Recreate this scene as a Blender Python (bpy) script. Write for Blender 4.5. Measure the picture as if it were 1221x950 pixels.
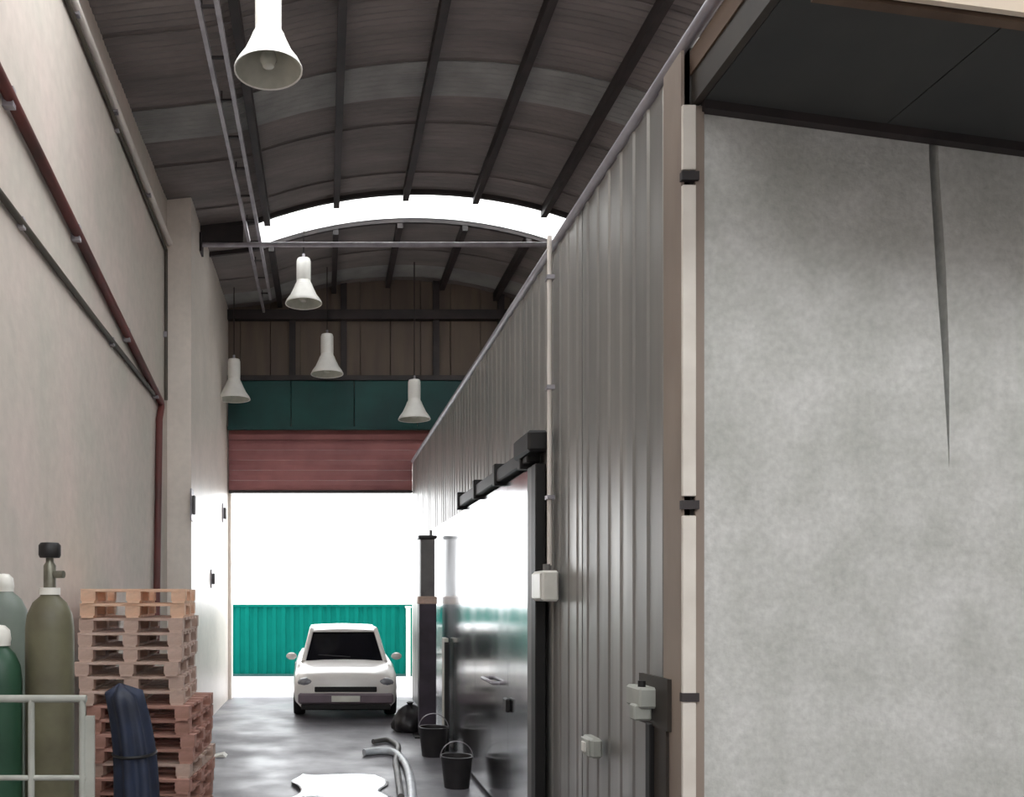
import bpy, bmesh, math, random
from mathutils import Vector, Matrix
random.seed(7)
for o in list(bpy.data.objects):
    bpy.data.objects.remove(o, do_unlink=True)
S = bpy.context.scene
COL = S.collection

# ------------------------------------------------------------------ camera
# level camera, +Y down the hall, rising front (vertical shift) like a cropped tall photo
FPX = 1050.0
VX, VY = 387.0, 710.0
CAMZ = 2.0
cam_d = bpy.data.cameras.new('camera')
cam_d.sensor_fit = 'HORIZONTAL'; cam_d.sensor_width = 36.0
cam_d.lens = 36.0 * FPX / 1221.0
cam_d.shift_x = (610.5 - VX) / 1221.0
cam_d.shift_y = (VY - 475.0) / 1221.0
cam_d.clip_end = 300
cam = bpy.data.objects.new('camera', cam_d); COL.objects.link(cam)
cam.location = (0, 0, CAMZ); cam.rotation_euler = (math.radians(90), 0, 0)
S.camera = cam

# ------------------------------------------------------------------ world (bright overcast sky), exposure
w = bpy.data.worlds.new('overcast_sky'); S.world = w; w.use_nodes = True
bg = w.node_tree.nodes['Background']
bg.inputs[0].default_value = (0.96, 0.98, 1.0, 1); bg.inputs[1].default_value = 1.0
S.view_settings.view_transform = 'Standard'; S.view_settings.look = 'None'
S.view_settings.exposure = 2.52; S.view_settings.gamma = 1.0
S.view_settings.use_curve_mapping = False

# ------------------------------------------------------------------ materials
def srgb(r, g, b):
    f = lambda c: c / 12.92 if c <= 0.04045 else ((c + 0.055) / 1.055) ** 2.4
    return (f(r / 255), f(g / 255), f(b / 255), 1)

def mat(name, c1, c2=None, scale=3.0, rough=0.8, rough2=None, metal=0.0, bump=0.0, stretch=(1, 1, 1), detail=5.0,
        spec=0.5, lo=0.35, hi=0.65, trans=0.0, fine=0.0, bscale=None):
    m = bpy.data.materials.new(name); m.use_nodes = True
    nt = m.node_tree; N = nt.nodes; L = nt.links
    p = N['Principled BSDF']
    p.inputs['Roughness'].default_value = rough; p.inputs['Metallic'].default_value = metal
    p.inputs['Specular IOR Level'].default_value = spec
    if trans: p.inputs['Transmission Weight'].default_value = trans
    if c2 is None: c2 = tuple(min(1, v * 0.86) for v in c1[:3]) + (1,)
    tc = N.new('ShaderNodeTexCoord'); mp = N.new('ShaderNodeMapping'); mp.inputs['Scale'].default_value = stretch
    L.new(tc.outputs['Object'], mp.inputs['Vector'])
    nz = N.new('ShaderNodeTexNoise'); nz.inputs['Scale'].default_value = scale; nz.inputs['Detail'].default_value = detail
    L.new(mp.outputs[0], nz.inputs['Vector'])
    rp = N.new('ShaderNodeMapRange'); rp.inputs[1].default_value = lo; rp.inputs[2].default_value = hi
    L.new(nz.outputs['Fac'], rp.inputs[0])
    mx = N.new('ShaderNodeMix'); mx.data_type = 'RGBA'
    mx.inputs[6].default_value = c1; mx.inputs[7].default_value = c2
    L.new(rp.outputs[0], mx.inputs[0])
    out = mx.outputs[2]
    if fine:
        n2 = N.new('ShaderNodeTexNoise'); n2.inputs['Scale'].default_value = scale * 9; n2.inputs['Detail'].default_value = 3
        L.new(mp.outputs[0], n2.inputs['Vector'])
        r2 = N.new('ShaderNodeMapRange'); r2.inputs[1].default_value = 0.3; r2.inputs[2].default_value = 0.7
        r2.inputs[3].default_value = 1 - fine; r2.inputs[4].default_value = 1 + fine * 0.5
        L.new(n2.outputs['Fac'], r2.inputs[0])
        hs = N.new('ShaderNodeHueSaturation'); L.new(r2.outputs[0], hs.inputs['Value']); L.new(out, hs.inputs['Color'])
        out = hs.outputs[0]
    L.new(out, p.inputs['Base Color'])
    if rough2 is not None:
        rr = N.new('ShaderNodeMapRange'); rr.inputs[1].default_value = lo; rr.inputs[2].default_value = hi
        rr.inputs[3].default_value = rough; rr.inputs[4].default_value = rough2
        L.new(nz.outputs['Fac'], rr.inputs[0]); L.new(rr.outputs[0], p.inputs['Roughness'])
    if bump:
        b = N.new('ShaderNodeBump'); b.inputs['Strength'].default_value = bump; b.inputs['Distance'].default_value = 0.02
        src = nz
        if bscale:
            src = N.new('ShaderNodeTexNoise'); src.inputs['Scale'].default_value = bscale; src.inputs['Detail'].default_value = 4
            L.new(mp.outputs[0], src.inputs['Vector'])
        L.new(src.outputs['Fac'], b.inputs['Height']); L.new(b.outputs[0], p.inputs['Normal'])
    return m

M = {}
M['plaster'] = mat('old_beige_plaster', srgb(211, 197, 188), srgb(197, 191, 180), scale=0.9, rough=0.9, bump=0.15, fine=0.06, bscale=14)
M['blocker'] = mat('grey_light_blocker', srgb(120, 116, 112), srgb(104, 100, 98), scale=0.8, rough=0.9)
M['asphalt'] = mat('dark_asphalt', srgb(88, 87, 86), srgb(74, 73, 73), scale=3, rough=0.9)
M['plaster2'] = mat('pale_painted_plaster', srgb(240, 230, 220), srgb(228, 219, 209), scale=1.3, rough=0.38, bump=0.05, fine=0.05, bscale=14)
M['concrete'] = mat('grey_cast_concrete', srgb(204, 204, 200), srgb(184, 185, 179), scale=3.2, rough=0.85, bump=0.25, fine=0.13, detail=10, bscale=40)
M['floor'] = mat('damp_concrete_floor', srgb(122, 120, 125), srgb(102, 100, 106), scale=1.1, rough=0.34, rough2=0.6, bump=0.06, fine=0.06, bscale=9)
M['yard'] = mat('pale_yard_concrete', srgb(205, 203, 205), srgb(188, 187, 190), scale=0.6, rough=0.85, fine=0.05)
M['sheet'] = mat('galvanised_sheet', srgb(172, 170, 166), srgb(148, 147, 144), scale=2.2, rough=0.28, rough2=0.42, metal=0.55, stretch=(1, 1, 0.12), bump=0.05)
M['door_sheet'] = mat('polished_steel_sheet', srgb(214, 214, 214), srgb(196, 197, 200), scale=1.4, rough=0.13, rough2=0.2, metal=1.0, stretch=(1, 1, 0.4), bump=0.02)
M['roof'] = mat('weathered_dark_roof_sheet', srgb(136, 128, 126), srgb(116, 110, 109), scale=1.6, rough=0.7, stretch=(0.5, 2, 1), fine=0.06)
M['roof_grey'] = mat('dirty_fibreglass_sheet', srgb(158, 158, 156), srgb(132, 132, 131), scale=2.0, rough=0.6)
M['purlin'] = mat('dark_primer_steel', srgb(58, 50, 50), srgb(44, 40, 41), scale=4, rough=0.6)
M['gable'] = mat('brown_gable_boards', srgb(122, 108, 96), srgb(104, 92, 84), scale=1.2, rough=0.85, stretch=(3, 1, 0.4))
M['green_dark'] = mat('dark_green_paint', srgb(18, 76, 72), srgb(14, 60, 60), scale=1.5, rough=0.6)
M['shutter'] = mat('red_brown_paint', srgb(172, 112, 110), srgb(150, 96, 96), scale=1.4, rough=0.55)
M['teal'] = mat('teal_green_sheet', srgb(0, 84, 76), srgb(2, 96, 86), scale=0.8, rough=0.9, spec=0.08)
M['red_pipe'] = mat('dark_red_paint', srgb(112, 52, 48), srgb(70, 44, 40), scale=1.2, rough=0.55, stretch=(1, 1, 1))
M['pipe_dark'] = mat('dark_olive_pipe', srgb(84, 76, 66), srgb(62, 58, 50), scale=2.0, rough=0.6)
M['pipe_light'] = mat('pale_grey_pipe', srgb(232, 224, 216), srgb(214, 206, 198), scale=2.0, rough=0.5)
M['zinc'] = mat('zinc_plated_steel', srgb(176, 172, 178), srgb(150, 146, 152), scale=5, rough=0.4, metal=0.35)
M['black'] = mat('black_paint', srgb(28, 26, 26), srgb(18, 17, 17), scale=4, rough=0.5)
M['white'] = mat('white_enamel', srgb(236, 234, 226), srgb(220, 218, 208), scale=4, rough=0.35)
M['white_lamp'] = mat('white_lamp_enamel', srgb(246, 244, 238), srgb(232, 230, 224), scale=4, rough=0.4)
M['reflector'] = mat('matt_reflector', srgb(190, 190, 178), srgb(170, 170, 158), scale=5, rough=0.4)
M['lens'] = mat('frosted_lamp_glass', srgb(200, 200, 190), srgb(184, 184, 172), scale=5, rough=0.25)
M['trim'] = mat('cream_painted_trim', srgb(226, 220, 210), srgb(206, 198, 188), scale=3, rough=0.6)
M['trim_brown'] = mat('tan_flashing', srgb(150, 136, 124), srgb(128, 114, 104), scale=3, rough=0.65, stretch=(1, 1, 0.3))
M['brown_wood'] = mat('weathered_brown_timber', srgb(104, 84, 68), srgb(78, 60, 48), scale=5, rough=0.8, stretch=(1, 0.2, 1))
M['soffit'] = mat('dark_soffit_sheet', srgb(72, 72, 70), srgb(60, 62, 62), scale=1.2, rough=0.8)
M['fascia'] = mat('beige_fascia_board', srgb(232, 212, 190), srgb(214, 200, 182), scale=2, rough=0.7)
M['dark_panel'] = mat('dark_brown_panel', srgb(62, 56, 48), srgb(48, 42, 38), scale=3, rough=0.6)
M['pallet_tan'] = mat('fresh_pallet_wood', srgb(240, 204, 176), srgb(222, 180, 152), scale=6, rough=0.85, stretch=(0.4, 1, 1), fine=0.1)
M['pallet_grey'] = mat('greyed_pallet_wood', srgb(214, 188, 174), srgb(188, 162, 148), scale=6, rough=0.85, stretch=(0.4, 1, 1), fine=0.1)
M['pallet_red'] = mat('reddish_pallet_wood', srgb(200, 154, 140), srgb(168, 126, 112), scale=6, rough=0.85, stretch=(0.4, 1, 1), fine=0.1)
M['cyl_olive'] = mat('olive_cylinder_paint', srgb(112, 110, 86), srgb(92, 88, 70), scale=3, rough=0.5, fine=0.05)
M['cyl_green'] = mat('green_cylinder_paint', srgb(46, 84, 62), srgb(34, 68, 50), scale=3, rough=0.45)
M['cyl_grey'] = mat('grey_green_cylinder_paint', srgb(128, 138, 128), srgb(108, 118, 110), scale=3, rough=0.5)
M['brass'] = mat('tarnished_brass', srgb(142, 140, 126), srgb(110, 108, 96), scale=9, rough=0.4, metal=0.6)
M['frame_grey'] = mat('pale_grey_frame_paint', srgb(178, 180, 172), srgb(156, 158, 150), scale=4, rough=0.5)
M['navy'] = mat('navy_tarpaulin', srgb(44, 54, 78), srgb(30, 36, 52), scale=4, rough=0.55, bump=0.2)
M['car_paint'] = mat('white_car_paint', srgb(232, 228, 224), srgb(226, 222, 218), scale=2, rough=0.18)
M['car_glass'] = mat('dark_car_glass', srgb(24, 24, 30), srgb(18, 18, 24), scale=2, rough=0.08, spec=0.4)
M['bumper'] = mat('mauve_grey_bumper', srgb(128, 114, 122), srgb(112, 100, 108), scale=3, rough=0.5)
M['tyre'] = mat('tyre_rubber', srgb(30, 29, 29), srgb(22, 21, 21), scale=9, rough=0.85)
M['headlight'] = mat('headlight_lens', srgb(150, 150, 156), srgb(120, 120, 126), scale=8, rough=0.1)
M['plastic_sheet'] = mat('white_plastic_sheet', srgb(250, 252, 255), srgb(242, 245, 250), scale=3, rough=0.3, metal=0.6, bump=0.1)
M['hose'] = mat('pale_hose_rubber', srgb(222, 226, 230), srgb(196, 202, 208), scale=6, rough=0.4)
M['purple_dark'] = mat('dark_plum_paint', srgb(66, 58, 70), srgb(50, 44, 52), scale=4, rough=0.5)
M['mid_grey'] = mat('mid_grey_paint', srgb(118, 116, 114), srgb(98, 96, 96), scale=4, rough=0.5)
M['rag'] = mat('dark_bag_plastic', srgb(44, 40, 42), srgb(26, 24, 26), scale=5, rough=0.4, bump=0.2)
M['bucket'] = mat('charcoal_plastic', srgb(52, 50, 50), srgb(38, 36, 38), scale=5, rough=0.45)

# translucent roof light
def translucent(name, col, fac=0.75):
    m = bpy.data.materials.new(name); m.use_nodes = True
    nt = m.node_tree; N = nt.nodes; L = nt.links; N.remove(N['Principled BSDF'])
    out = N['Material Output']
    d = N.new('ShaderNodeBsdfDiffuse'); t = N.new('ShaderNodeBsdfTranslucent'); x = N.new('ShaderNodeMixShader')
    tc = N.new('ShaderNodeTexCoord'); nz = N.new('ShaderNodeTexNoise'); nz.inputs['Scale'].default_value = 2.0
    mx = N.new('ShaderNodeMix'); mx.data_type = 'RGBA'
    mx.inputs[6].default_value = col; mx.inputs[7].default_value = tuple(v * 0.93 for v in col[:3]) + (1,)
    L.new(tc.outputs['Object'], nz.inputs['Vector']); L.new(nz.outputs['Fac'], mx.inputs[0])
    L.new(mx.outputs[2], t.inputs['Color']); L.new(mx.outputs[2], d.inputs['Color'])
    x.inputs[0].default_value = fac
    L.new(d.outputs[0], x.inputs[1]); L.new(t.outputs[0], x.inputs[2]); L.new(x.outputs[0], out.inputs[0])
    return m
M['rooflight'] = translucent('clear_rooflight_sheet', (0.97, 0.97, 0.96, 1), 0.9)
M['rooflight_dirty'] = translucent('dirty_rooflight_sheet', (0.36, 0.37, 0.38, 1), 0.13)

# ------------------------------------------------------------------ helpers
def tag(o, label=None, cat=None, group=None, kind=None):
    if label: o['label'] = label
    if cat: o['category'] = cat
    if group: o['group'] = group
    if kind: o['kind'] = kind
    return o

def empty(name, loc=(0, 0, 0), rz=0.0):
    o = bpy.data.objects.new(name, None); COL.objects.link(o)
    o.location = loc; o.rotation_euler = (0, 0, rz); o.empty_display_size = 0.1
    return o

def link(name, me, m, parent=None):
    o = bpy.data.objects.new(name, me); COL.objects.link(o)
    if m is not None and not me.materials: me.materials.append(m)
    if parent is not None: o.parent = parent
    return o

def bm_obj(name, bm, m, parent=None, smooth=False, off=None):
    bmesh.ops.recalc_face_normals(bm, faces=bm.faces[:])
    me = bpy.data.meshes.new(name)
    if off is not None: bmesh.ops.translate(bm, verts=bm.verts[:], vec=-Vector(off))
    bm.to_mesh(me); bm.free()
    if smooth:
        for p in me.polygons: p.use_smooth = True
    return link(name, me, m, parent)

def autosmooth(o, ang=35):
    me = o.data
    bm = bmesh.new(); bm.from_mesh(me)
    for e in bm.edges:
        if len(e.link_faces) == 2 and e.calc_face_angle(0) > math.radians(ang): e.smooth = False
    for f in bm.faces: f.smooth = True
    bm.to_mesh(me); bm.free()
    return o

def add_box(bm, x0, x1, y0, y1, z0, z1, bev=0.0):
    r = bmesh.ops.create_cube(bm, size=1.0)
    vs = r['verts']
    for v in vs:
        v.co = Vector(((x0 + x1) / 2 + v.co.x * (x1 - x0), (y0 + y1) / 2 + v.co.y * (y1 - y0), (z0 + z1) / 2 + v.co.z * (z1 - z0)))
    if bev:
        es = list({e for v in vs for e in v.link_edges})
        bmesh.ops.bevel(bm, geom=es, offset=bev, segments=1, affect='EDGES')

def box(name, b, m, parent=None, bev=0.0, off=None):
    bm = bmesh.new(); add_box(bm, *b, bev=bev)
    return bm_obj(name, bm, m, parent, off=off)

def add_tube(bm, pts, r, n=10, cap=True):
    pts = [Vector(p) for p in pts]
    rings = []
    for i, p in enumerate(pts):
        a = pts[max(0, i - 1)]; b = pts[min(len(pts) - 1, i + 1)]
        t = (b - a).normalized()
        up = Vector((0, 0, 1)) if abs(t.z) < 0.9 else Vector((0, 1, 0))
        s = t.cross(up).normalized(); u = s.cross(t).normalized()
        rr = r[i] if isinstance(r, (list, tuple)) else r
        rings.append([bm.verts.new(p + s * math.cos(2 * math.pi * k / n) * rr + u * math.sin(2 * math.pi * k / n) * rr) for k in range(n)])
    for i in range(len(rings) - 1):
        for k in range(n):
            bm.faces.new((rings[i][k], rings[i][(k + 1) % n], rings[i + 1][(k + 1) % n], rings[i + 1][k]))
    if cap:
        bm.faces.new(rings[0]); bm.faces.new(list(reversed(rings[-1])))

def tube(name, pts, r, m, parent=None, n=10, off=None):
    bm = bmesh.new(); add_tube(bm, pts, r, n)
    return autosmooth(bm_obj(name, bm, m, parent, off=off), 50)

def lathe(name, prof, m, parent=None, n=28, at=(0, 0, 0), closed=False):
    bm = bmesh.new(); rings = []
    for (r, z) in prof:
        if r < 1e-5: rings.append([bm.verts.new((at[0], at[1], at[2] + z))])
        else: rings.append([bm.verts.new((at[0] + r * math.cos(2 * math.pi * k / n), at[1] + r * math.sin(2 * math.pi * k / n), at[2] + z)) for k in range(n)])
    for i in range(len(rings) - 1):
        A, B = rings[i], rings[i + 1]
        for k in range(n):
            if len(A) == 1 and len(B) == 1: continue
            if len(A) == 1: bm.faces.new((A[0], B[(k + 1) % n], B[k]))
            elif len(B) == 1: bm.faces.new((A[k], A[(k + 1) % n], B[0]))
            else: bm.faces.new((A[k], A[(k + 1) % n], B[(k + 1) % n], B[k]))
    if closed:
        A, B = rings[-1], rings[0]
        for k in range(n): bm.faces.new((A[k], A[(k + 1) % n], B[(k + 1) % n], B[k]))
    return autosmooth(bm_obj(name, bm, m, parent), 40)

def copy_tree(o, parent=None):
    c = o.copy(); COL.objects.link(c); c.parent = parent
    for ch in list(o.children): copy_tree(ch, c)
    return c

def prism(name, poly, axis, a0, a1, m, parent=None):
    """extrude a 2-D polygon along x / y / z"""
    bm = bmesh.new()
    def P(u, v, a):
        return {'x': (a, u, v), 'y': (u, a, v), 'z': (u, v, a)}[axis]
    A = [bm.verts.new(P(u, v, a0)) for u, v in poly]; B = [bm.verts.new(P(u, v, a1)) for u, v in poly]
    n = len(poly)
    for i in range(n): bm.faces.new((A[i], A[(i + 1) % n], B[(i + 1) % n], B[i]))
    bm.faces.new(A); bm.faces.new(list(reversed(B)))
    return bm_obj(name, bm, m, parent)

# ------------------------------------------------------------------ dimensions of the place
XL, XL2, XR = -2.2, -1.862, 1.70          # left wall, its inner offset, metal partition
DF = 17.0                                  # far door wall
DC = 4.10                                  # near corner of the partition / concrete wall
DS = 12.3                                  # where the left wall steps in
PT = 4.55                                  # partition top
R0, Y0 = 7.06, 7.4                         # roof radius, front edge of roof, past the added light slot
def zr(x):
    if x >= -1.04: return CAMZ + 6.1 - R0 + math.sqrt(R0 * R0 - (x - 1.43) ** 2)
    return CAMZ + 5.645 + (x + 1.04) * 0.11

# ------------------------------------------------------------------ setting
fl = box('floor', (-2.6, 6.2, -1.6, DF + 0.35, -0.15, 0.0), M['floor']); tag(fl, 'grey damp concrete floor of the hall', 'floor', kind='structure')
yd = box('ground', (-25, 25, DF + 0.35, 60, -0.15, -0.005), M['yard']); tag(yd, 'pale concrete yard beyond the doorway', 'ground', kind='structure')
wl = box('wall_left', (XL - 0.25, XL, -1.0, DS, 0, 7.85), M['plaster']); tag(wl, 'beige plastered left wall carrying the pipes', 'wall', kind='structure')
wl2 = box('wall_left_inner', (XL - 0.25, XL2, DS, DF + 0.3, 0, 7.85), M['plaster2']); tag(wl2, 'paler stepped-in left wall beside the doorway', 'wall', kind='structure')
gb = box('ground_front', (-30, 30, -60, -1.6, -0.15, -0.005), M['asphalt']); tag(gb, 'unseen asphalt ground behind the viewer, kept dark to cut bounced light', 'ground', kind='structure')  # dark tone chosen to keep bounced light off the concrete wall
wb = box('sky_blocker_back', (-22, 22, -7.4, -7.0, 0, 8.2), M['blocker']); tag(wb, 'dark facade added unseen behind the viewer to cut off the low sky', 'wall', kind='structure')  # added unseen mass, hides the low sky from the concrete wall
nr_ = box('added_front_roof', (-2.45, 6.25, -1.0, 4.8, 7.85, 7.97), M['roof']); tag(nr_, 'unseen flat roof added over the viewer, leaving an open slot for light', 'roof', kind='structure')  # added roof limits sky on the concrete wall; gap beyond lets light in
wr = box('blocker_wall_right', (6.0, 6.25, -1.0, DF + 0.3, 0, 7.85), M['plaster']); tag(wr, 'unseen plastered wall added at the far right to block light', 'wall', kind='structure')  # unseen wall put in to keep sky light out on the right

# far wall with the doorway: piers + boarded gable
wf = empty('wall_far', (0, DF, 0)); tag(wf, 'brown boarded end wall above the green header', 'wall', kind='structure')
DX0, DX1, DZ = -1.80, XR + 0.02, 4.02
box('pier', (XL, DX0, 0, 0.3, 0, 5.3), M['plaster2'], wf)
box('pier', (DX1, 6.0, 0, 0.3, 0, 5.3), M['plaster2'], wf)
box('lintel', (DX0, DX1, 0.12, 0.3, DZ + 0.9, 5.3), M['gable'], wf)
prism('backing', [(XL, 5.3), (5.9, 5.3), (5.9, 7.0)] + [(4.9 - 0.355 * q, zr(4.9 - 0.355 * q) + 0.02) for q in range(21)], 'y', 0.2, 0.26, M['gable'], wf)
x = XL
k = 0
while x < 6.0:
    x1 = min(6.0, x + 0.58)
    prism('board', [(x, 5.3), (x1 - 0.012, 5.3), (x1 - 0.012, zr(min(x1, 4.9)) + 0.03 if x1 < 4.95 else 7.3), (x, zr(min(x, 4.9)) + 0.03 if x < 4.95 else 7.3)], 'y', 0.02 + 0.012 * (k % 2), 0.2, M['gable'], wf)
    x = x1; k += 1
for xx in (-0.62, 0.37, 2.15, 3.4):
    box('post', (xx - 0.06, xx + 0.06, -0.06, 0.03, 5.9, zr(xx)), M['purlin'], wf)
box('beam', (XL2, 5.0, -0.14, 0.02, 7.30, 7.48), M['purlin'], wf)

# rolled door above the opening
sh = empty('roller_shutter', (0, DF - 0.05, DZ)); tag(sh, 'red-brown slatted roller shutter raised above the bright doorway', 'shutter')
for i in range(6):
    z = i * 0.195
    prism('slat', [(-0.02, z + 0.004), (0.05, z + 0.004), (0.05, z + 0.191), (-0.02, z + 0.191), (-0.045, z + 0.1)], 'x', XL2 + 0.02, (XR - 0.012 if i < 3 else 2.6), M['shutter'], sh)
box('bottom_bar', (XL2 + 0.02, XR - 0.012, -0.06, 0.05, -0.05, 0.004), M['purlin'], sh, bev=0.01)
gh = empty('header_panel', (0, DF - 0.3, 5.2)); tag(gh, 'dark green header panel hung across the hall above the shutter', 'panel')
for i in range(4):
    a = XL2 + 0.03 + i * 1.2
    box('panel', (a, a + 1.19, 0, 0.06, 0.0, 0.88), M['green_dark'], gh, bev=0.008)
box('top_rail', (XL2 + 0.02, 3.0, -0.04, 0.08, 0.88, 0.97), M['purlin'], gh)
box('bottom_rail', (XL2 + 0.02, 3.0, -0.03, 0.07, -0.05, 0.0), M['green_dark'], gh)

# roof: curved sheets, one object per sheet
ce = empty('ceiling', (0, 0, 0)); tag(ce, 'dark barrel roof of curved corrugated sheets on long purlins', 'roof', kind='structure')
def roof_sheet(name, y0, y1, m, x0=-2.45, x1=6.2, dz=0.0, parent=ce):
    xs = [x0 + (x1 - x0) * i / 36 for i in range(37)]
    nr = max(2, int(round((y1 - y0) / 0.05)))
    bm = bmesh.new(); g = []
    for th in (0.0, 0.008):
        rows = []
        for j in range(nr + 1):
            y = y0 + (y1 - y0) * j / nr; a = 0.010 * (1 if j % 2 else -1)
            rows.append([bm.verts.new((x, y, (zr(x) if x < 4.95 else zr(4.95) - (x - 4.95) * 0.55) + a + th + dz)) for x in xs])
        g.append(rows)
    for q in range(2):
        for j in range(nr):
            for i in range(36): bm.faces.new((g[q][j][i], g[q][j][i + 1], g[q][j + 1][i + 1], g[q][j + 1][i]))
    for j in range(nr):
        for i in (0, 36): bm.faces.new((g[0][j][i], g[0][j + 1][i], g[1][j + 1][i], g[1][j][i]))
    for i in range(36):
        for j in (0, nr): bm.faces.new((g[0][j][i], g[0][j][i + 1], g[1][j][i + 1], g[1][j][i]))
    return bm_obj(name, bm, m, parent)
SK0, SK1 = 13.3, 14.2
ys = [Y0 + i * 0.66 for i in range(9)]
for i, y in enumerate(ys):
    y1 = min(SK0, y + 0.69)
    roof_sheet('roof_sheet', y, y1, M["roof_grey"] if i in (4,) else M['roof'], dz=0.012 * (i % 2))
yy = SK1; i = 0
while yy < DF + 0.3:
    roof_sheet('roof_sheet', yy, min(DF + 0.35, yy + 0.69), M['roof_grey'] if i == 3 else M['roof'], dz=0.012 * (i % 2)); yy += 0.66; i += 1
# the bright rooflight is clear sheet between two dark end sheets
roof_sheet('roof_sheet', SK0, SK1, M['roof'], x0=-2.45, x1=-1.04)
sk = empty('window_1', (0, 0, 0)); tag(sk, 'glowing white curved rooflight strip across the dark roof', 'rooflight', kind='structure')
for a in range(6):
    xa = -1.04 + a * 1.207
    roof_sheet('pane', SK0, SK1, M['rooflight'], x0=xa, x1=xa + 1.207, parent=sk)
for px, ya_, yb_ in [(p, a, b) for p in (-0.86, 0.18, 1.22, 2.27, 3.30, 4.3) for a, b in ((Y0, SK0 - 0.04), (SK1 + 0.02, DF))]:
    prism('purlin', [(px - 0.045, zr(px) - 0.16), (px + 0.045, zr(px) - 0.16), (px + 0.045, zr(px) - 0.005), (px - 0.045, zr(px) - 0.005)], 'y', ya_, yb_, M['purlin'], ce)
for yb in (7.45, 13.22, 14.24):
    bm = bmesh.new(); n = 24; prev = None
    for i in range(n + 1):
        x = -2.2 + 7.1 * i / n
        cur = [bm.verts.new((x, yb + dy, zr(x) + dz)) for dy, dz in ((-0.03, -0.075), (0.03, -0.075), (0.03, -0.012), (-0.03, -0.012))]
        if prev:
            for q in range(4): bm.faces.new((prev[q], prev[(q + 1) % 4], cur[(q + 1) % 4], cur[q]))
        else: bm.faces.new(cur)
        prev = cur
    bm.faces.new(prev)
    bm_obj('rafter', bm, M['purlin'], ce)

tr = empty('tie_rod', (XL2 + 0.002, 13.2, 7.26)); tag(tr, 'pale steel tie rod spanning the hall below the rooflight', 'tie rod')
tube('rod', [(0, 0, 0), (6.7, 0, 0)], 0.035, M['zinc'], tr)
box('end_plate', (0, 0.03, -0.12, 0.12, -0.14, 0.14), M['purlin'], tr)
prism('gusset', [(0.0, 0.04), (0.64, 0.04), (0.64, 0.28), (0.0, 0.26)], 'y', -0.012, 0.012, M['purlin'], tr)

# metal partition on the right: corrugated sheets, one object each
wp = empty('wall_right', (XR, DC, 0)); tag(wp, 'grey corrugated metal partition wall with a pale top rail', 'wall', kind='structure')
def corr_mesh(width, h, pitch=0.19, depth=0.008):
    bm = bmesh.new(); prof = [(0, 0)]
    n = int(round(width / pitch)); p = width / n
    for i in range(n):
        a = i * p
        prof += [(a + p * 0.36, 0), (a + p * 0.46, -depth), (a + p * 0.70, -depth), (a + p * 0.80, 0)]
    prof.append((width, 0))
    ring0 = [bm.verts.new((d, y, 0)) for y, d in prof]; ring1 = [bm.verts.new((d, y, h)) for y, d in prof]
    b0 = [bm.verts.new((0.02, 0, 0)), bm.verts.new((0.02, width, 0))]; b1 = [bm.verts.new((0.02, 0, h)), bm.verts.new((0.02, width, h))]
    for i in range(len(prof) - 1): bm.faces.new((ring0[i], ring0[i + 1], ring1[i + 1], ring1[i]))
    bm.faces.new((b0[1], b0[0], b1[0], b1[1]))
    bm.faces.new((ring0[0], b0[0], b1[0], ring1[0])); bm.faces.new((ring0[-1], ring1[-1], b1[1], b0[1]))
    bm.faces.new(list(reversed(ring0)) + b0); bm.faces.new(ring1 + [b1[1], b1[0]])
    bmesh.ops.recalc_face_normals(bm, faces=bm.faces[:])
    me = bpy.data.meshes.new('sheet'); bm.to_mesh(me); bm.free(); return me
SW = 0.86
me = corr_mesh(SW - 0.006, PT); me.materials.append(M['sheet'])
k = 0
while DC + k * SW < DF - 0.1:
    o = link('sheet', me, M['sheet'], wp); o.location = (0.004 * (k % 2), k * SW, 0); k += 1
box('backing', (0.03, 0.12, 0.02, DF - DC, 0, PT - 0.01), M['purlin'], wp)
rm = box('roof_deck', (XR + 0.03, 6.0, DC + 0.16, DF, PT - 0.02, PT + 0.06), M['roof']); tag(rm, 'flat deck over the partitioned room', 'roof', kind='structure')
rail = tube('trim_1', [(XR - 0.01, 3.10, PT + 0.03), (XR - 0.01, DF - 0.02, PT + 0.03)], 0.032, M['zinc']); tag(rail, 'pale rounded top rail running along the partition and canopy edge', 'rail', kind='structure')

# concrete wall facing the viewer: two cast panels with a tapering open joint
wc = empty('wall_front', (XR, DC, 0)); tag(wc, 'rough grey concrete wall facing the viewer beside the partition', 'wall', kind='structure')
def pxw(x): return (x - VX) * DC / FPX - XR
def pzw(y): return CAMZ + (VY - y) * DC / FPX
jl = [(pxw(1106), 4.6), (pxw(1108), pzw(190)), (pxw(1116), pzw(320)), (pxw(1124), pzw(430)), (pxw(1132), pzw(560))]
jr = [(pxw(1117), 4.6), (pxw(1119), pzw(190)), (pxw(1128), pzw(320)), (pxw(1132), pzw(430))]
prism('panel', [(0.0, 0), (jl[-1][0] + 0.02, 0)] + list(reversed(jl)) + [(0.0, 4.6)], 'y', 0, 0.15, M['concrete'], wc)
prism('panel', [(jl[-1][0] + 0.02, 0), (4.3, 0), (4.3, 4.6)] + jr + [jl[-1]], 'y', 0, 0.15, M['concrete'], wc)
box('backing', (0.0, 4.3, 0.08, 0.16, 0, 4.6), M['concrete'], wc)

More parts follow.
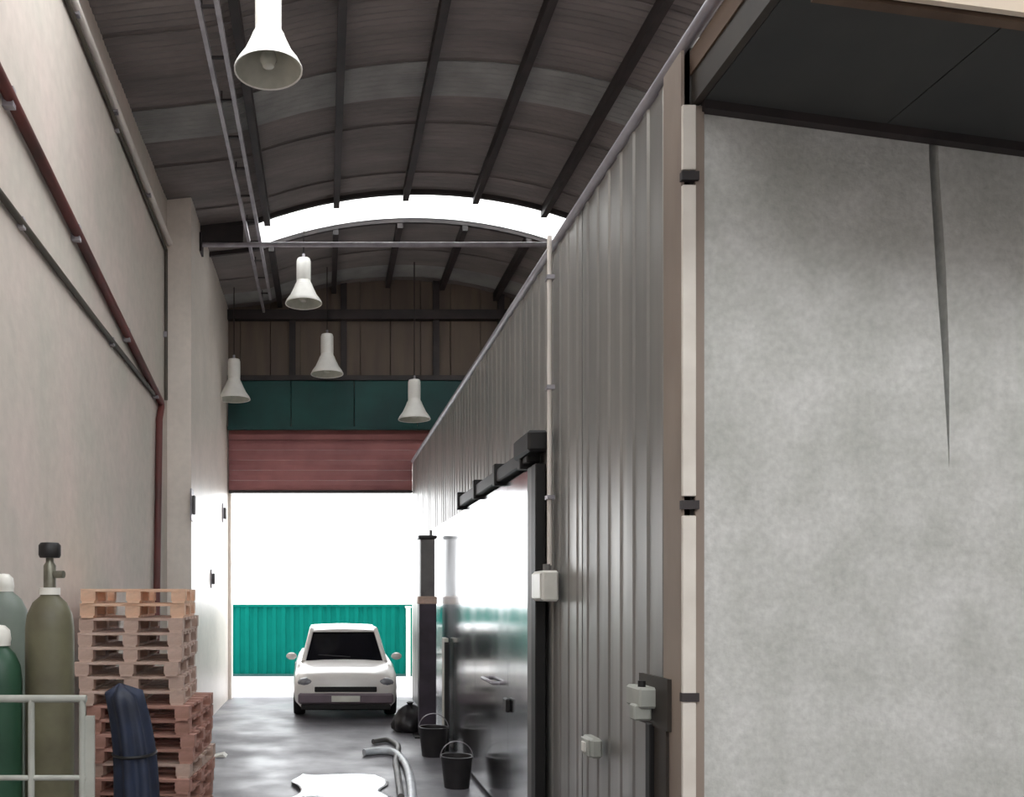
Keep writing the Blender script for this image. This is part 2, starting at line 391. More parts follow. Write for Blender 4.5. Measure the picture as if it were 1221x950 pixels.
# canopy over the concrete wall
CY0, CY1 = 3.12, DC
def cz(x): return CAMZ + 2.29 - (x - XR) * 0.135
cn = empty('canopy', (XR, DC, 4.29)); tag(cn, 'dark sheet canopy sloping down over the concrete wall', 'canopy')
nx = 5; wdt = 4.2 / nx
for i in range(nx):
    a = XR + 0.05 + i * wdt; b = a + wdt - 0.006
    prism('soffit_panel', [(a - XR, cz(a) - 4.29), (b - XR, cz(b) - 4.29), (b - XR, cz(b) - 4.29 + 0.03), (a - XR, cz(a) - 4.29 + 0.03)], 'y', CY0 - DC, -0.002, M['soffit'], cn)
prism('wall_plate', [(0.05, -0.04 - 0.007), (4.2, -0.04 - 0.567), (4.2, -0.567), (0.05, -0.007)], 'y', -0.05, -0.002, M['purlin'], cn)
prism('fascia_board', [(0.0, -0.14), (4.25, -0.704), (4.25, -0.33), (0.0, 0.24)], 'y', CY0 - DC - 0.025, CY0 - DC - 0.002, M['fascia'], cn)
prism('edge_board', [(0.0, 0.13), (0.045, 0.13), (0.045, 0.24), (0.0, 0.24)], 'y', CY0 - DC, -0.002, M['brown_wood'], cn)
prism('edge_sheet', [(0.008, -0.01), (0.045, -0.01), (0.045, 0.13), (0.008, 0.13)], 'y', CY0 - DC, -0.002, M['dark_panel'], cn)
prism('roof_skin', [(0.05, 0.16), (4.2, -0.40), (4.2, -0.37), (0.05, 0.19)], 'y', CY0 - DC, -0.002, M['roof'], cn)
prism('batten', [(0.05, -0.155), (4.2, -0.715), (4.2, -0.57), (0.05, -0.01)], 'y', CY0 - DC + 0.01, CY0 - DC + 0.05, M['brown_wood'], cn)

# corner flashing post
cp = empty('trim_2', (XR, DC, 0)); tag(cp, 'cream and tan corner flashing between partition and concrete wall', 'trim', kind='structure')
box('side_strip', (-0.045, -0.03, -0.012, 0.20, 0, PT - 0.02), M['trim_brown'], cp)
seg = [(0.0, 1.52), (1.545, 2.37), (2.46, 3.90), (3.97, 4.27)]
for a, b in seg: box('face_strip', (-0.045, 0.018, -0.030, -0.012, a, b), M['trim'], cp, bev=0.003)
box('tan_strip', (0.018, 0.060, -0.018, -0.004, 0, 4.27), M['trim_brown'], cp)
for z in (1.53, 2.42, 3.94): box('clip', (-0.05, 0.03, -0.036, -0.008, z - 0.02, z + 0.02), M['purlin'], cp)

# ------------------------------------------------------------------ sliding door on the partition
sd = empty('sliding_door', (XR - 0.05, 6.95, 0)); tag(sd, 'shiny steel sliding door under a black track on the partition', 'door')
leafs = [(0.0, 3.35), (3.37, 6.5)]
for q, (a, b) in enumerate(leafs):
    n = 4
    for i in range(n):
        y0 = a + (b - a) * i / n; y1 = a + (b - a) * (i + 1) / n - 0.004
        box('door_sheet', (-0.03 + 0.012 * q, 0.0, y0, y1, 0.05, 3.0), M['door_sheet'], sd)
box('edge_stile', (-0.05, 0.0, -0.16, -0.005, 0.03, 3.0), M['mid_grey'], sd)
box('far_stile', (-0.04, 0.0, 6.51, 6.6, 0.03, 3.0), M['mid_grey'], sd)
h = tube('handle', [(-0.03, 1.2, 1.19), (-0.09, 1.2, 1.19), (-0.09, 1.75, 1.19), (-0.03, 1.75, 1.19)], 0.018, M['zinc'], sd, n=8)
box('latch', (-0.07, -0.03, 0.72, 0.86, 0.98, 1.10), M['black'], sd, bev=0.01)
tk = empty('door_track', (XR, 6.6, 3.08)); tag(tk, 'black horizontal sliding door track fixed to the partition', 'track')
box('rail', (-0.14, -0.03, 0.2, 3.75, -0.05, 0.07), M['black'], tk, bev=0.01)
for y in (0.35, 1.4, 2.5, 3.6): box('bracket', (-0.16, -0.028, y, y + 0.09, -0.08, 0.12), M['black'], tk, bev=0.008)
box('hood', (-0.18, -0.028, -0.02, 0.5, 0.0, 0.16), M['black'], tk, bev=0.02)
dp = empty('door_post', (XR, 6.72, 0)); tag(dp, 'black upright post at the near edge of the sliding door', 'post')
box('post', (-0.11, -0.03, -0.08, 0.06, 0.0, 3.0), M['black'], dp, bev=0.008)
box('base_plate', (-0.16, -0.03, -0.13, 0.11, 0.0, 0.02), M['black'], dp)

# conduit and boxes on the partition
cd = empty('conduit_drop', (XR - 0.03, 6.42, 2.2)); tag(cd, 'thin pale conduit dropping down the partition to a white box', 'conduit')
tube('pipe', [(-0.03, 0, 0.02), (-0.03, 0, 2.42)], 0.018, M['pipe_light'], cd, n=8)
for z in (0.5, 1.3, 2.1): box('clip', (-0.055, 0.0, -0.035, 0.035, z, z + 0.03), M['zinc'], cd)
def wall_box(name, y, z, sy, sz, dep, m, label, cat, extra=True):
    e = empty(name, (XR - 0.03, y, z)); tag(e, label, cat)
    box('body', (-dep, 0.0, -sy / 2, sy / 2, -sz / 2, sz / 2), m, e, bev=0.015)
    box('cover', (-dep - 0.012, -dep, -sy * 0.42, sy * 0.42, -sz * 0.42, sz * 0.42), m, e, bev=0.005)
    return e
e = wall_box('junction_box', 6.42, 2.07, 0.30, 0.22, 0.12, M['white'], 'white junction box at the foot of the thin conduit', 'box')
tube('cable_gland', [(-0.05, 0, 0.11), (-0.05, 0, 0.16)], 0.028, M['mid_grey'], e, n=10)
e = wall_box('switch_box', 5.38, 1.08, 0.20, 0.12, 0.07, M['frame_grey'], 'small grey switch box low on the metal partition', 'box')
box('rocker', (-0.095, -0.08, -0.03, 0.03, -0.03, 0.03), M['white'], e, bev=0.004)
e = empty('latch_box', (XR - 0.045, 4.42, 1.50)); tag(e, 'pale door closer box beside the cream corner flashing', 'box')
box('body', (-0.10, 0.0, -0.07, 0.13, -0.06, 0.045), M['frame_grey'], e, bev=0.012)
box('arm', (-0.12, -0.03, -0.05, 0.02, -0.12, -0.04), M['frame_grey'], e, bev=0.008)
box('back_plate', (-0.02, 0.0, -0.22, 0.16, -0.15, 0.10), M['dark_panel'], e)
tube('bolt', [(-0.07, -0.02, 0.03), (-0.07, -0.02, 0.075)], 0.02, M['black'], e, n=8)
e = empty('door_jamb', (XR - 0.03, 4.18, 0)); tag(e, 'dark brown jamb strip low on the partition by the corner', 'jamb')
box('jamb_board', (-0.03, -0.016, 0.05, 0.20, 0, 1.36), M['dark_panel'], e)
box('jamb_edge', (-0.05, -0.016, 0.21, 0.27, 0, 1.36), M['black'], e, bev=0.004)

# steel post standing near the doorway
sp = empty('steel_post', (1.455, 12.5, 0)); tag(sp, 'square steel post with dark plum lower half standing before the partition', 'post')
box('lower_sleeve', (-0.12, 0.12, -0.10, 0.10, 0.02, 1.90), M['purple_dark'], sp, bev=0.012)
box('upper_post', (-0.10, 0.10, -0.085, 0.085, 1.90, 2.80), M['mid_grey'], sp, bev=0.01)
box('collar', (-0.13, 0.13, -0.11, 0.11, 1.88, 1.99), M['pallet_grey'], sp, bev=0.01)
box('cap', (-0.13, 0.13, -0.11, 0.11, 2.80, 2.85), M['bucket'], sp, bev=0.01)
box('base_plate', (-0.19, 0.19, -0.17, 0.17, 0.0, 0.02), M['black'], sp)
gp = empty('guard_strip', (XR - 0.1, 11.5, 0.0)); tag(gp, 'short white plank leaning upright against the shiny partition', 'plank')
box('board', (-0.05, 0.0, -0.12, 0.12, 0.0, 1.45), M['white'], gp, bev=0.005)
box('edge_strip', (-0.055, 0.0, -0.19, -0.125, 0.0, 1.40), M['black'], gp)

# ------------------------------------------------------------------ pipes on the left wall
def wp_l(x, y, r=0.05, plane=XL):
    d = (plane + r) * FPX / (x - VX)
    return Vector((plane + r, d, CAMZ + (VY - y) * d / FPX))
def wall_pipe(name, pts, r, m, label, clips=()):
    base = pts[0]; e = empty(name, base); tag(e, label, 'pipe')
    tube('pipe', [p - base for p in pts], r, m, e, n=10)
    for f in clips:
        k = min(int(f), len(pts) - 2); p = pts[k].lerp(pts[k + 1], f - k) - base
        box('clip', (XL - base.x + 0.001, p.x + r * 0.6, p.y - 0.03, p.y + 0.03, p.z - r * 1.5, p.z + r * 1.5), M['zinc'], e)
    return e
a0 = wp_l(-60, -30); a1 = wp_l(192, 480)
wall_pipe('red_pipe', [a0, a0.lerp(a1, 0.5), a1, Vector((a1.x, a1.y + 0.02, a1.z - 0.06)), wp_l(190, 500), Vector((XL + 0.05, wp_l(186, 600).y, 1.2))], 0.045, M['red_pipe'],
          'dark red pipe slanting along the left wall then dropping to the pallets', (0.3, 0.8, 1.4, 1.9))
b0 = wp_l(40, -120); b1 = wp_l(202, 290)
wall_pipe('pale_pipe', [b0, b0.lerp(b1, 0.5), b1], 0.042, M['pipe_light'], 'pale pipe high on the left wall, uppermost of the slanting pipes', (0.4, 0.9, 1.5))
b0b = wp_l(32, -120, 0.03); b1b = wp_l(198, 298, 0.03)
wall_pipe('shadow_and_drop_pipe', [b0b, b1b, Vector((XL + 0.03, b1b.y, 4.8)), Vector((XL + 0.03, b1b.y, wp_l(194, 472, 0.03).z))], 0.024, M['pipe_dark'], 'dark line standing in for the shadow under the pale pipe, then a dark pipe turning down', (0.5, 1.6))  # slanting run stands in for the pale pipe's cast shadow; the drop is pipe
c0 = wp_l(-50, 165, 0.03); c1 = wp_l(190, 478, 0.03)
wall_pipe('olive_cable', [c0, c0.lerp(c1, 0.5) + Vector((0, 0, -0.02)), c1], 0.026, M['pipe_dark'], 'thin olive pipe, lowest of the slanting pipes on the left wall', (0.35, 1.2))

# small fittings on the paler left wall
for (px, py, hh, ww, lab) in ((228, 602, 0.44, 0.10, 'grey slim bracket on the pale wall above the pallets'), (252, 690, 0.30, 0.10, 'small grey bracket low on the pale wall left of the doorway'), (266, 612, 0.34, 0.16, 'grey fitting on the pale wall at the doorway edge')):
    p = wp_l(px, py, 0.0, XL2)
    e = empty('wall_bracket', p); tag(e, lab, 'bracket', 'brackets on the pale left wall')
    box('plate', (0.0, 0.02, -ww, ww, -hh / 2, hh / 2), M['zinc'], e)
    box('lug', (0.02, 0.06, -ww * 0.4, ww * 0.4, -hh * 0.3, hh * 0.3), M['mid_grey'], e, bev=0.01)

# cable ladder under the roof
cl = empty('cable_ladder', (-1.06, 7.6, 7.36)); tag(cl, 'pale two-rail cable ladder hung under the dark roof at left', 'cable ladder')
for xx in (-0.085, 0.085): box('side_rail', (xx - 0.022, xx + 0.022, 0, 9.0 if xx < 0 else 8.3, -0.03, 0.03), M['zinc'], cl)
for i in range(11): box('rung', (-0.063, 0.063, 0.4 + i * 0.76, 0.43 + i * 0.76, -0.01, 0.01), M['purlin'], cl)
for i in range(6): tube('hanger', [(-0.085, 0.6 + i * 1.6, 0.03), (-0.085, 0.6 + i * 1.6, 0.255)], 0.008, M['purlin'], cl, n=6)

# ------------------------------------------------------------------ high-bay lamps
def make_lamp():
    e = empty('high_bay_lamp')
    o = lathe('reflector', [(0.125, 0.30), (0.150, 0.24), (0.20, 0.13), (0.262, 0.05), (0.285, 0.0), (0.297, -0.004), (0.297, 0.010), (0.272, 0.058), (0.212, 0.14), (0.160, 0.25), (0.135, 0.31)], M['white_lamp'], e, n=32, closed=True)
    lathe('inner_liner', [(0.282, 0.002), (0.258, 0.05), (0.196, 0.13), (0.146, 0.238), (0.0, 0.262)], M['reflector'], e, n=32)
    lathe('bulb', [(0.0, 0.02), (0.05, 0.035), (0.075, 0.085), (0.06, 0.15), (0.04, 0.21), (0.04, 0.25)], M['lens'], e, n=20)
    lathe('neck', [(0.138, 0.285), (0.142, 0.30), (0.118, 0.34), (0.112, 0.37)], M['white_lamp'], e, n=28)
    lathe('ballast_housing', [(0.0, 0.365), (0.108, 0.365), (0.115, 0.38), (0.115, 0.68), (0.10, 0.72), (0.04, 0.735), (0.0, 0.735)], M['white_lamp'], e, n=28)
    lathe('hook', [(0.0, 0.73), (0.022, 0.73), (0.022, 0.80), (0.0, 0.80)], M['zinc'], e, n=10)
    return e
lamp0 = make_lamp()
lamps = [(320, 84, 4.55, 'nearest and largest white bell lamp, at top left under the roof'),
         (362, 362, 4.70, 'white bell lamp hanging just below the tie rod'),
         (390, 446, 4.02, 'white bell lamp in front of the brown end wall'),
         (494, 500, 3.22, 'white bell lamp hanging before the dark green header on the right'),
         (279, 476, 3.55, 'white bell lamp half hidden by the pale left wall edge')]
for i, (px, py, H, lab) in enumerate(lamps):
    d = H * FPX / (VY - py)
    o = lamp0 if i == 0 else copy_tree(lamp0)
    o.location = ((px - VX) * d / FPX, d, CAMZ + H)
    tag(o, lab, 'lamp', 'bell lamps hanging from the roof')
    top = zr(o.location.x) - o.location.z
    tube('suspension_rod', [(0, 0, 0.79), (0, 0, top)], 0.009, M['purlin'], o, n=6)

# ------------------------------------------------------------------ green fence outside
gf = empty('sheet_fence', (0, 22.0, 0)); tag(gf, 'teal green corrugated sheet fence across the yard behind the car', 'fence')
def fence_mesh(wd, h):
    bm = bmesh.new(); prof = [(0, 0)]; n = 4; p = wd / n
    for i in range(n): prof += [(i * p + p * 0.3, 0), (i * p + p * 0.4, -0.03), (i * p + p * 0.75, -0.03), (i * p + p * 0.85, 0)]
    prof.append((wd, 0))
    poly = prof + [(wd, 0.015), (0, 0.015)]
    A = [bm.verts.new((u, v, 0)) for u, v in poly]; B = [bm.verts.new((u, v, h)) for u, v in poly]
    for i in range(len(poly)): bm.faces.new((A[i], A[(i + 1) % len(poly)], B[(i + 1) % len(poly)], B[i]))
    bm.faces.new(A); bm.faces.new(list(reversed(B))); bmesh.ops.recalc_face_normals(bm, faces=bm.faces[:])
    me = bpy.data.meshes.new('sheet'); bm.to_mesh(me); bm.free(); return me
fm = fence_mesh(0.925, 1.72); fm.materials.append(M['teal'])
for i in range(13):
    o = link('sheet', fm, M['teal'], gf); o.location = (-6.4 + i * 0.91, 0.004 * (i % 2), 0.03)
box('top_rail', (-6.4, 5.4, -0.05, 0.05, 1.72, 1.78), M['teal'], gf)
box('kerb', (-6.4, 5.4, -0.10, 0.12, 0.0, 0.05), M['green_dark'], gf)
fp = empty('fence_post', (2.06, 21.7, 0)); tag(fp, 'pale post standing against the teal fence right of the car', 'post')
box('shaft', (-0.05, 0.05, -0.05, 0.05, 0, 1.7), M['white'], fp, bev=0.008)
box('cap', (-0.07, 0.07, -0.07, 0.07, 1.7, 1.74), M['white'], fp)

# ------------------------------------------------------------------ car (front towards viewer), local y = length
def make_car(loc):
    e = empty('car', loc); tag(e, 'white hatchback car parked in the doorway facing the viewer', 'car')
    L = 3.9
    st = [  # y, half width, bottom z, shoulder z, top z
        (0.00, 0.66, 0.26, 0.56, 0.63), (0.05, 0.76, 0.20, 0.62, 0.70), (0.20, 0.83, 0.18, 0.68, 0.77), (0.50, 0.862, 0.18, 0.76, 0.84),
        (0.95, 0.866, 0.18, 0.83, 0.91), (1.25, 0.868, 0.18, 0.88, 0.93), (2.2, 0.868, 0.18, 0.92, 0.95), (3.2, 0.862, 0.18, 0.95, 0.98), (3.62, 0.85, 0.20, 0.96, 0.99), (3.84, 0.80, 0.24, 0.88, 0.93), (3.9, 0.74, 0.28, 0.80, 0.86)]
    bm = bmesh.new(); rings = []
    for (y, hw, zb, zs, zt) in st:
        half = [(0.0, zb), (hw * 0.86, zb), (hw * 0.97, zb + 0.10), (hw, (zb + zs) / 2 + 0.02), (hw * 0.985, zs - 0.05), (hw * 0.93, zs + 0.02), (hw * 0.78, zt), (hw * 0.40, zt + 0.018), (0.0, zt + 0.024)]
        pts = half + [(-x, z) for x, z in reversed(half[1:-1])]
        rings.append([bm.verts.new((x, y, z)) for x, z in pts])
    n = len(rings[0])
    for i in range(len(rings) - 1):
        for k in range(n): bm.faces.new((rings[i][k], rings[i][(k + 1) % n], rings[i + 1][(k + 1) % n], rings[i + 1][k]))
    bm.faces.new(rings[0]); bm.faces.new(list(reversed(rings[-1])))
    b = autosmooth(bm_obj('body', bm, M['car_paint'], e), 38)
    # greenhouse
    W0, W1 = 0.70, 0.56
    base = [(-W0, 1.02), (W0, 1.02), (W0, 3.60), (-W0, 3.60)]; top = [(-W1, 1.62), (W1, 1.62), (W1, 3.20), (-W1, 3.20)]
    zb, zt = 0.92, 1.46
    bm = bmesh.new()
    A = [bm.verts.new((x, y, zb)) for x, y in base]; B = [bm.verts.new((x, y, zt)) for x, y in top]
    for k in range(4): bm.faces.new((A[k], A[(k + 1) % 4], B[(k + 1) % 4], B[k]))
    bm.faces.new(A); bm.faces.new(list(reversed(B)))
    bm_obj('windows', bm, M['car_glass'], e)
    bm = bmesh.new(); rr = []
    for (y, hw, z) in ((1.52, 0.55, 1.455), (1.60, 0.58, 1.485), (2.0, 0.59, 1.525), (2.7, 0.585, 1.525), (3.15, 0.57, 1.49), (3.26, 0.54, 1.455)):
        rr.append([bm.verts.new((hw * a, y, z - c)) for a, c in ((-1.03, 0.045), (-0.92, 0.012), (-0.5, 0.0), (0.0, -0.008), (0.5, 0.0), (0.92, 0.012), (1.03, 0.045))])
    for i in range(len(rr) - 1):
        for k in range(6): bm.faces.new((rr[i][k], rr[i][k + 1], rr[i + 1][k + 1], rr[i + 1][k]))
        bm.faces.new((rr[i][0], rr[i + 1][0], rr[i + 1][6], rr[i][6]))
    bm.faces.new(rr[0]); bm.faces.new(list(reversed(rr[-1])))
    autosmooth(bm_obj('roof', bm, M['car_paint'], e), 40)
    for s in (-1, 1):
        for (p, q) in (((W0 + 0.005, 0.99, 0.90), (W1 + 0.01, 1.60, 1.46)), ((W0 + 0.005, 2.30, 0.92), (W1 + 0.012, 2.30, 1.47)), ((W0 + 0.005, 3.52, 0.92), (W1 + 0.01, 3.18, 1.47))):
            tube('pillar', [(s * p[0], p[1], p[2]), (s * q[0], q[1], q[2])], 0.042, M['car_paint'], e, n=8)
    bm = bmesh.new(); add_box(bm, -0.50, 0.50, -0.012, 0.10, 0.47, 0.56, bev=0.01); bm_obj('grille', bm, M['black'], e)
    box('lower_bumper', (-0.72, 0.72, -0.03, 0.14, 0.17, 0.27), M['black'], e, bev=0.02)
    box('bumper', (-0.765, 0.765, -0.035, 0.30, 0.27, 0.45), M['bumper'], e, bev=0.03)
    box('number_plate', (-0.23, 0.23, -0.05, -0.035, 0.31, 0.41), M['white'], e, bev=0.004)
    for s in (-1, 1):
        bm = bmesh.new(); r = bmesh.ops.create_uvsphere(bm, u_segments=16, v_segments=10, radius=1.0)
        for v in bm.verts: v.co = Vector((s * 0.61 + v.co.x * 0.17, 0.13 + v.co.y * 0.13, 0.62 + v.co.z * 0.09))
        bm_obj('headlight', bm, M['headlight'], e, smooth=True)
        bm = bmesh.new(); bmesh.ops.create_uvsphere(bm, u_segments=14, v_segments=8, radius=1.0)
        for v in bm.verts: v.co = Vector((s * 0.92 + v.co.x * 0.095, 1.30 + v.co.y * 0.06, 0.98 + v.co.z * 0.065))
        bm_obj('side_mirror', bm, M['car_paint'], e, smooth=True)
        for y in (0.72, 3.12):
            w_ = empty('wheel', (s * 0.76, y, 0.30)); w_.parent = e; w_.rotation_euler = (0, math.radians(90), 0)
            lathe('tyre', [(0.19, -0.09), (0.28, -0.095), (0.30, -0.06), (0.30, 0.06), (0.28, 0.095), (0.19, 0.09)], M['tyre'], w_, n=28, closed=True)
            lathe('rim', [(0.0, -0.07), (0.17, -0.08), (0.195, -0.085), (0.195, 0.085), (0.17, 0.08), (0.0, 0.07)], M['zinc'], w_, n=24)
        for (y0, y1) in ((1.30, 2.26), (2.34, 3.30)):
            box('door_handle', (s * 0.868 - 0.012, s * 0.868 + 0.012, y1 - 0.22, y1 - 0.06, 0.78, 0.81), M['car_paint'], e)
    tube('wiper', [(0.1, 1.02, 0.985), (-0.45, 1.06, 1.02)], 0.01, M['black'], e, n=6)
    return e
make_car((0.34, 14.15, 0)).scale = (1, 1, 0.96)

# ------------------------------------------------------------------ pallets
def make_pallet(m):
    e = empty('pallet'); W, D = 0.86, 1.05
    bm0 = bmesh.new(); add_box(bm0, -W / 2, W / 2, -0.055, 0.055, 0, 0.022)
    mb = bpy.data.meshes.new('board'); bm0.to_mesh(mb); bm0.free(); mb.materials.append(m)
    bm1 = bmesh.new(); add_box(bm1, -0.06, 0.06, -0.055, 0.055, 0, 0.078)
    mk = bpy.data.meshes.new('block'); bm1.to_mesh(mk); bm1.free(); mk.materials.append(m)
    bm2 = bmesh.new(); add_box(bm2, -0.05, 0.05, -D / 2, D / 2, 0, 0.02)
    ms = bpy.data.meshes.new('bottom_board'); bm2.to_mesh(ms); bm2.free(); ms.materials.append(m)
    for xx in (-W / 2 + 0.06, 0, W / 2 - 0.06):
        link('bottom_board', ms, m, e).location = (xx, 0, 0)
        for y in (-D / 2 + 0.06, 0, D / 2 - 0.06): link('block', mk, m, e).location = (xx, y, 0.02)
    for i in range(6): link('deck_board', mb, m, e).location = (0, -D / 2 + 0.056 + i * (D - 0.112) / 5, 0.098)
    return e
protos = {k: make_pallet(M[k]) for k in ('pallet_tan', 'pallet_grey', 'pallet_red')}
used = set()
seq = ['pallet_red', 'pallet_red', 'pallet_red', 'pallet_grey', 'pallet_red', 'pallet_red', 'pallet_grey', 'pallet_grey', 'pallet_grey', 'pallet_grey', 'pallet_grey', 'pallet_grey', 'pallet_tan', 'pallet_tan']
num = ['topmost', 'second', 'third', 'fourth', 'fifth', 'sixth', 'seventh', 'eighth', 'ninth', 'tenth', 'eleventh', 'twelfth', 'thirteenth', 'fourteenth']
hue = {'pallet_red': 'reddish-brown', 'pallet_grey': 'greyish-pink', 'pallet_tan': 'orange-tan'}
z = 0.0; PH = 0.1205 + 0.0005
NP = 17
seq = ['pallet_red'] * 4 + ['pallet_grey'] + ['pallet_red'] * 4 + ['pallet_grey'] * 5 + ['pallet_grey'] + ['pallet_tan'] * 2
num += ['fifteenth', 'sixteenth', 'lowest']
for i in range(NP):
    kx = seq[i]
    o = protos[kx] if kx not in used else copy_tree(protos[kx]); used.add(kx)
    low = i < 9
    o.location = ((-1.50 if low else -1.63) + random.uniform(-0.02, 0.02), 7.83 + random.uniform(-0.025, 0.025), z)
    o.rotation_euler = (0, 0, math.radians((-3 if low else 2) + random.uniform(-2, 2)))
    r = NP - 1 - i
    lab = ('topmost %s wooden pallet of the stack by the left wall' % hue[kx]) if r == 0 else ('lowest wooden pallet of the stack, on the floor' if i == 0 else '%s wooden pallet, %s from the top of the stack' % (hue[kx], num[r]))
    tag(o, lab, 'pallet', 'wooden pallets stacked by the left wall')
    z += PH

# ------------------------------------------------------------------ gas cylinders and barrier frame
def cylinder(loc, r, h, m, label, tall_valve=True):
    e = empty('gas_cylinder', loc); tag(e, label, 'gas cylinder', 'gas cylinders in the left corner')
    lathe('body', [(0, 0.0), (r * 0.92, 0.0), (r, 0.03), (r, h - 0.20), (r * 0.93, h - 0.12), (r * 0.70, h - 0.05), (r * 0.40, h - 0.012), (0.05, h), (0, h)], m, e, n=28)
    lathe('neck_ring', [(0, h - 0.005), (0.058, h - 0.005), (0.058, h + 0.035), (0, h + 0.035)], M['white'], e, n=16)
    if tall_valve:
        lathe('valve_body', [(0, h + 0.03), (0.035, h + 0.03), (0.035, h + 0.16), (0.022, h + 0.18), (0.022, h + 0.22), (0, h + 0.22)], M['brass'], e, n=14)
        tube('outlet', [(0, 0, h + 0.11), (0.085, -0.02, h + 0.11)], 0.022, M['brass'], e, n=10)
        lathe('hand_wheel', [(0, h + 0.205), (0.055, h + 0.205), (0.062, h + 0.22), (0.062, h + 0.275), (0.05, h + 0.29), (0, h + 0.29)], M['black'], e, n=14)
    else:
        lathe('cap', [(0.055, h + 0.0), (0.062, h + 0.03), (0.055, h + 0.08), (0.03, h + 0.105), (0, h + 0.11)], M['white'], e, n=18)
    return e
pl = box('plinth', (-2.18, -1.28, 4.66, 6.0, 0, 0.35), M['concrete']); tag(pl, 'low concrete plinth under the gas cylinders', 'plinth')
cylinder((-1.56, 5.0, 0.35), 0.135, 1.66, M['cyl_olive'], 'olive gas cylinder with a black hand wheel beside the pallets')
cylinder((-1.79, 4.85, 0.35), 0.12, 1.38, M['cyl_green'], 'green gas cylinder with a white cap at the left edge', False)
cylinder((-2.02, 5.55, 0.35), 0.15, 1.68, M['cyl_grey'], 'grey-green gas cylinder behind the green one against the wall', False)
bf = empty('barrier_frame', (-1.65, 4.40, 0)); tag(bf, 'pale grey tubular barrier frame standing before the gas cylinders', 'barrier')
for xx in (-0.50, 0.185, 0.44): tube('upright', [(xx, 0, 0), (xx, 0, 1.48)], 0.017, M['frame_grey'], bf, n=8)
tube('rail', [(-0.52, 0, 1.485), (0.46, 0, 1.485)], 0.019, M['frame_grey'], bf, n=8)
tube('rail', [(-0.52, 0, 1.09), (0.46, 0, 1.09)], 0.014, M['frame_grey'], bf, n=8)
tube('rail', [(-0.52, 0, 0.2), (0.46, 0, 0.2)], 0.017, M['frame_grey'], bf, n=8)
box('side_plate', (0.455, 0.50, -0.005, 0.012, 0.2, 1.40), M['frame_grey'], bf)
for xx in (-0.50, 0.44): box('foot', (xx - 0.03, xx + 0.03, -0.2, 0.2, 0.0, 0.03), M['frame_grey'], bf)

# navy tarpaulin bundle between barrier and pallets
def tarp(loc):
    e = empty('tarpaulin_bundle', loc); tag(e, 'dark navy tarpaulin draped over a tall bundle in front of the pallets', 'tarpaulin')
    bm = bmesh.new(); nu, nv = 40, 18; rings = []
    for j in range(nv + 1):
        t = j / nv; zz = 1.36 * (1 - t) ** 1.0
        ring = []
        for i in range(nu):
            a = 2 * math.pi * i / nu
            env = min(1.0, 0.05 + 4.2 * (t ** 0.5))
            rx = (0.125 + 0.03 * t) * env; ry = (0.16 + 0.08 * t) * env
            f = 1 + (0.10 + 0.06 * t) * math.sin(a * 7 + 2 * t) + 0.05 * math.sin(a * 3 + 5 * t)
            x = rx * math.cos(a) * f; y = ry * math.sin(a) * f
            ring.append(bm.verts.new((x - 0.14 * (1 - t) ** 3, y, zz + 0.02 * math.sin(a * 4) * (t > 0.05) * (t < 0.97))))
        rings.append(ring)
    for j in range(nv):
        for i in range(nu): bm.faces.new((rings[j][i], rings[j][(i + 1) % nu], rings[j + 1][(i + 1) % nu], rings[j + 1][i]))
    bm.faces.new(rings[0]); bm.faces.new(list(reversed(rings[-1])))
    bm_obj('tarpaulin', bm, M['navy'], e, smooth=True)
    tube('cord', [(-0.03 + 0.15 * math.cos(a), 0.215 * math.sin(a), 0.85) for a in [2 * math.pi * i / 24 for i in range(25)]], 0.012, M['black'], e, n=6)
    return e
tarp((-1.36, 6.45, 0))

# ------------------------------------------------------------------ things on the floor
ps = empty('plastic_sheet', (0.16, 9.15, 0)); tag(ps, 'glossy white plastic sheet lying on the floor before the car', 'plastic sheet')
bm = bmesh.new(); nu, nv = 22, 14; G = []
for th in (0.006, 0.0):
    rows = []
    for j in range(nv + 1):
        r = []
        for i in range(nu + 1):
            u = i / nu - 0.5; v = j / nv - 0.5
            x = u * (0.92 + 0.12 * math.sin(v * 9)); y = v * (1.25 + 0.1 * math.sin(u * 7))
            zz = 0.012 + 0.03 * (0.5 + 0.5 * math.sin(u * 9 + v * 4)) * (0.5 + 0.5 * math.sin(v * 11 - u * 3)) + th
            r.append(bm.verts.new((x, y, zz)))
        rows.append(r)
    G.append(rows)
for q in range(2):
    for j in range(nv):
        for i in range(nu): bm.faces.new((G[q][j][i], G[q][j][i + 1], G[q][j + 1][i + 1], G[q][j + 1][i]))
for j in range(nv):
    for i in (0, nu): bm.faces.new((G[0][j][i], G[0][j + 1][i], G[1][j + 1][i], G[1][j][i]))
for i in range(nu):
    for j in (0, nv): bm.faces.new((G[0][j][i], G[0][j][i + 1], G[1][j][i + 1], G[1][j][i]))
bm_obj('sheet', bm, M['plastic_sheet'], ps, smooth=True)

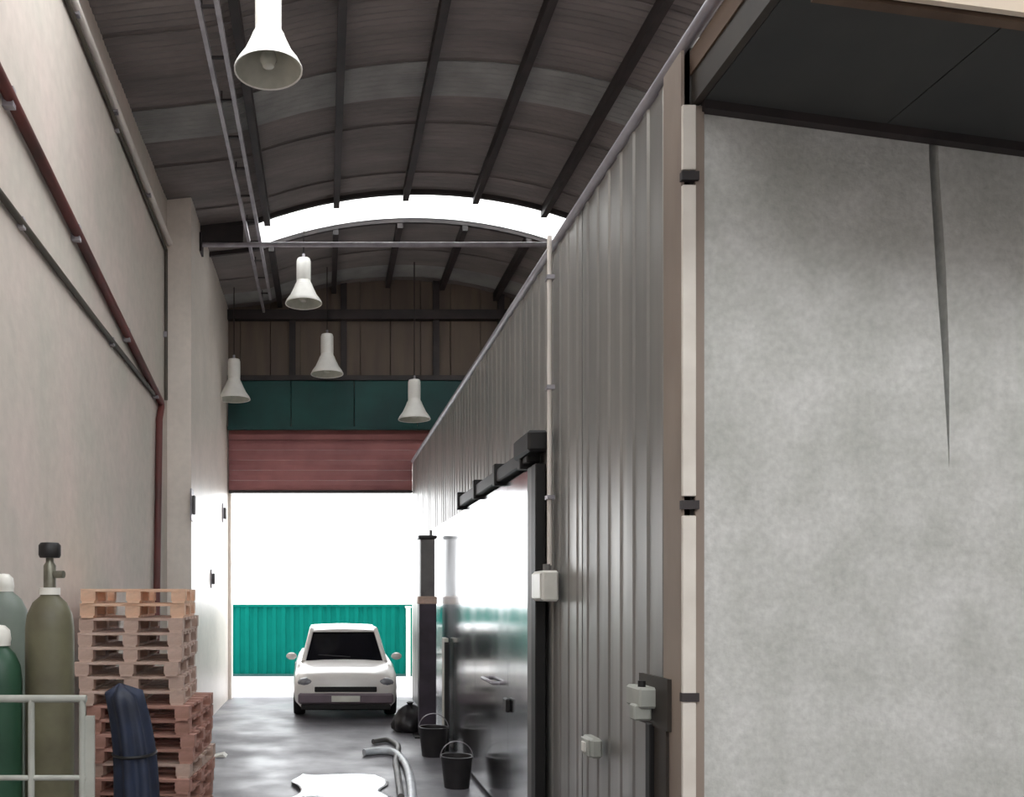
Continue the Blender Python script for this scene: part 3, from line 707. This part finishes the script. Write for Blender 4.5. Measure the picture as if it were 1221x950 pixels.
def floor_pt(x, y, r=0.03):
    d = (CAMZ - r) * FPX / (y - VY); return Vector(((x - VX) * d / FPX, d, r))
def smooth_path(P, n=8):
    out = []
    for i in range(len(P) - 1):
        p0 = P[max(0, i - 1)]; p1 = P[i]; p2 = P[i + 1]; p3 = P[min(len(P) - 1, i + 2)]
        for k in range(n):
            t = k / n
            out.append(0.5 * ((2 * p1) + (p2 - p0) * t + (2 * p0 - 5 * p1 + 4 * p2 - p3) * t * t + (3 * p1 - p0 - 3 * p2 + p3) * t ** 3))
    out.append(P[-1]); return out
hp = smooth_path([floor_pt(434, 897, 0.045), floor_pt(455, 895, 0.045), floor_pt(472, 898, 0.045), floor_pt(484, 912, 0.045), floor_pt(490, 935, 0.045), floor_pt(491, 965, 0.045), floor_pt(486, 1010, 0.045)])
ho = tube('hose', hp, 0.045, M['hose']); tag(ho, 'pale curved hose on the floor beside the white plastic sheet', 'hose')
hp2 = smooth_path([floor_pt(445, 884, 0.04), floor_pt(462, 882, 0.04), floor_pt(474, 888, 0.04), floor_pt(474, 898, 0.036), floor_pt(472, 908, 0.036), floor_pt(474, 920, 0.036), floor_pt(478, 950, 0.036)])
ho2 = tube('hose', hp2, 0.036, M['mid_grey']); tag(ho2, 'grey looped hose behind the pale curved hose', 'hose')

sc = empty('paper_scrap', (-1.32, 11.0, 0)); tag(sc, 'small white paper scrap on the floor near the pallets', 'paper')
prism('sheet', [(-0.09, 0.0), (0.10, 0.0), (0.06, 0.035), (-0.04, 0.012)], 'y', -0.11, 0.1, M['white'], sc)
# black bag and buckets beside the post
bg_ = empty('rubbish_bag', (1.22, 13.0, 0)); tag(bg_, 'dark rubbish bag slumped on the floor right of the car', 'bag')
sk_ = lathe('sack', [(0, 0), (0.17, 0.0), (0.23, 0.04), (0.25, 0.10), (0.24, 0.17), (0.21, 0.24), (0.17, 0.30), (0.11, 0.345), (0.05, 0.37), (0, 0.37)], M['rag'], bg_, n=30)
for v in sk_.data.vertices:
    a = math.atan2(v.co.y, v.co.x); f = 1 + 0.10 * math.sin(3 * a + 9 * v.co.z) + 0.06 * math.sin(7 * a - 14 * v.co.z) + 0.04 * math.sin(11 * a + 5)
    if v.co.z > 0.01: v.co.x = v.co.x * f + 0.12 * v.co.z; v.co.y *= f; v.co.z *= 1 + 0.08 * math.sin(2 * a + 1)
lathe('tied_neck', [(0, 0.35), (0.03, 0.35), (0.025, 0.38), (0.055, 0.43), (0.04, 0.435), (0, 0.40)], M['rag'], bg_, n=12, at=(0.04, 0, 0))
def bucket(loc, s, label):
    e = empty('bucket', loc); tag(e, label, 'bucket', 'buckets by the partition')
    lathe('pail', [(0, 0), (0.13 * s, 0), (0.165 * s, 0.32 * s), (0.175 * s, 0.33 * s), (0.155 * s, 0.33 * s), (0.12 * s, 0.02), (0, 0.02)], M['bucket'], e, n=24)
    tube('bail', [(0.17 * s * math.cos(a), 0, 0.31 * s + 0.17 * s * math.sin(a)) for a in [math.pi * i / 14 for i in range(15)]], 0.006, M['zinc'], e, n=6)
    return e
bucket((1.38, 9.2, 0), 1.0, 'dark bucket with a wire handle, nearest along the partition foot')
bucket((1.36, 11.0, 0), 1.1, 'charcoal bucket on the floor in front of the steel post')
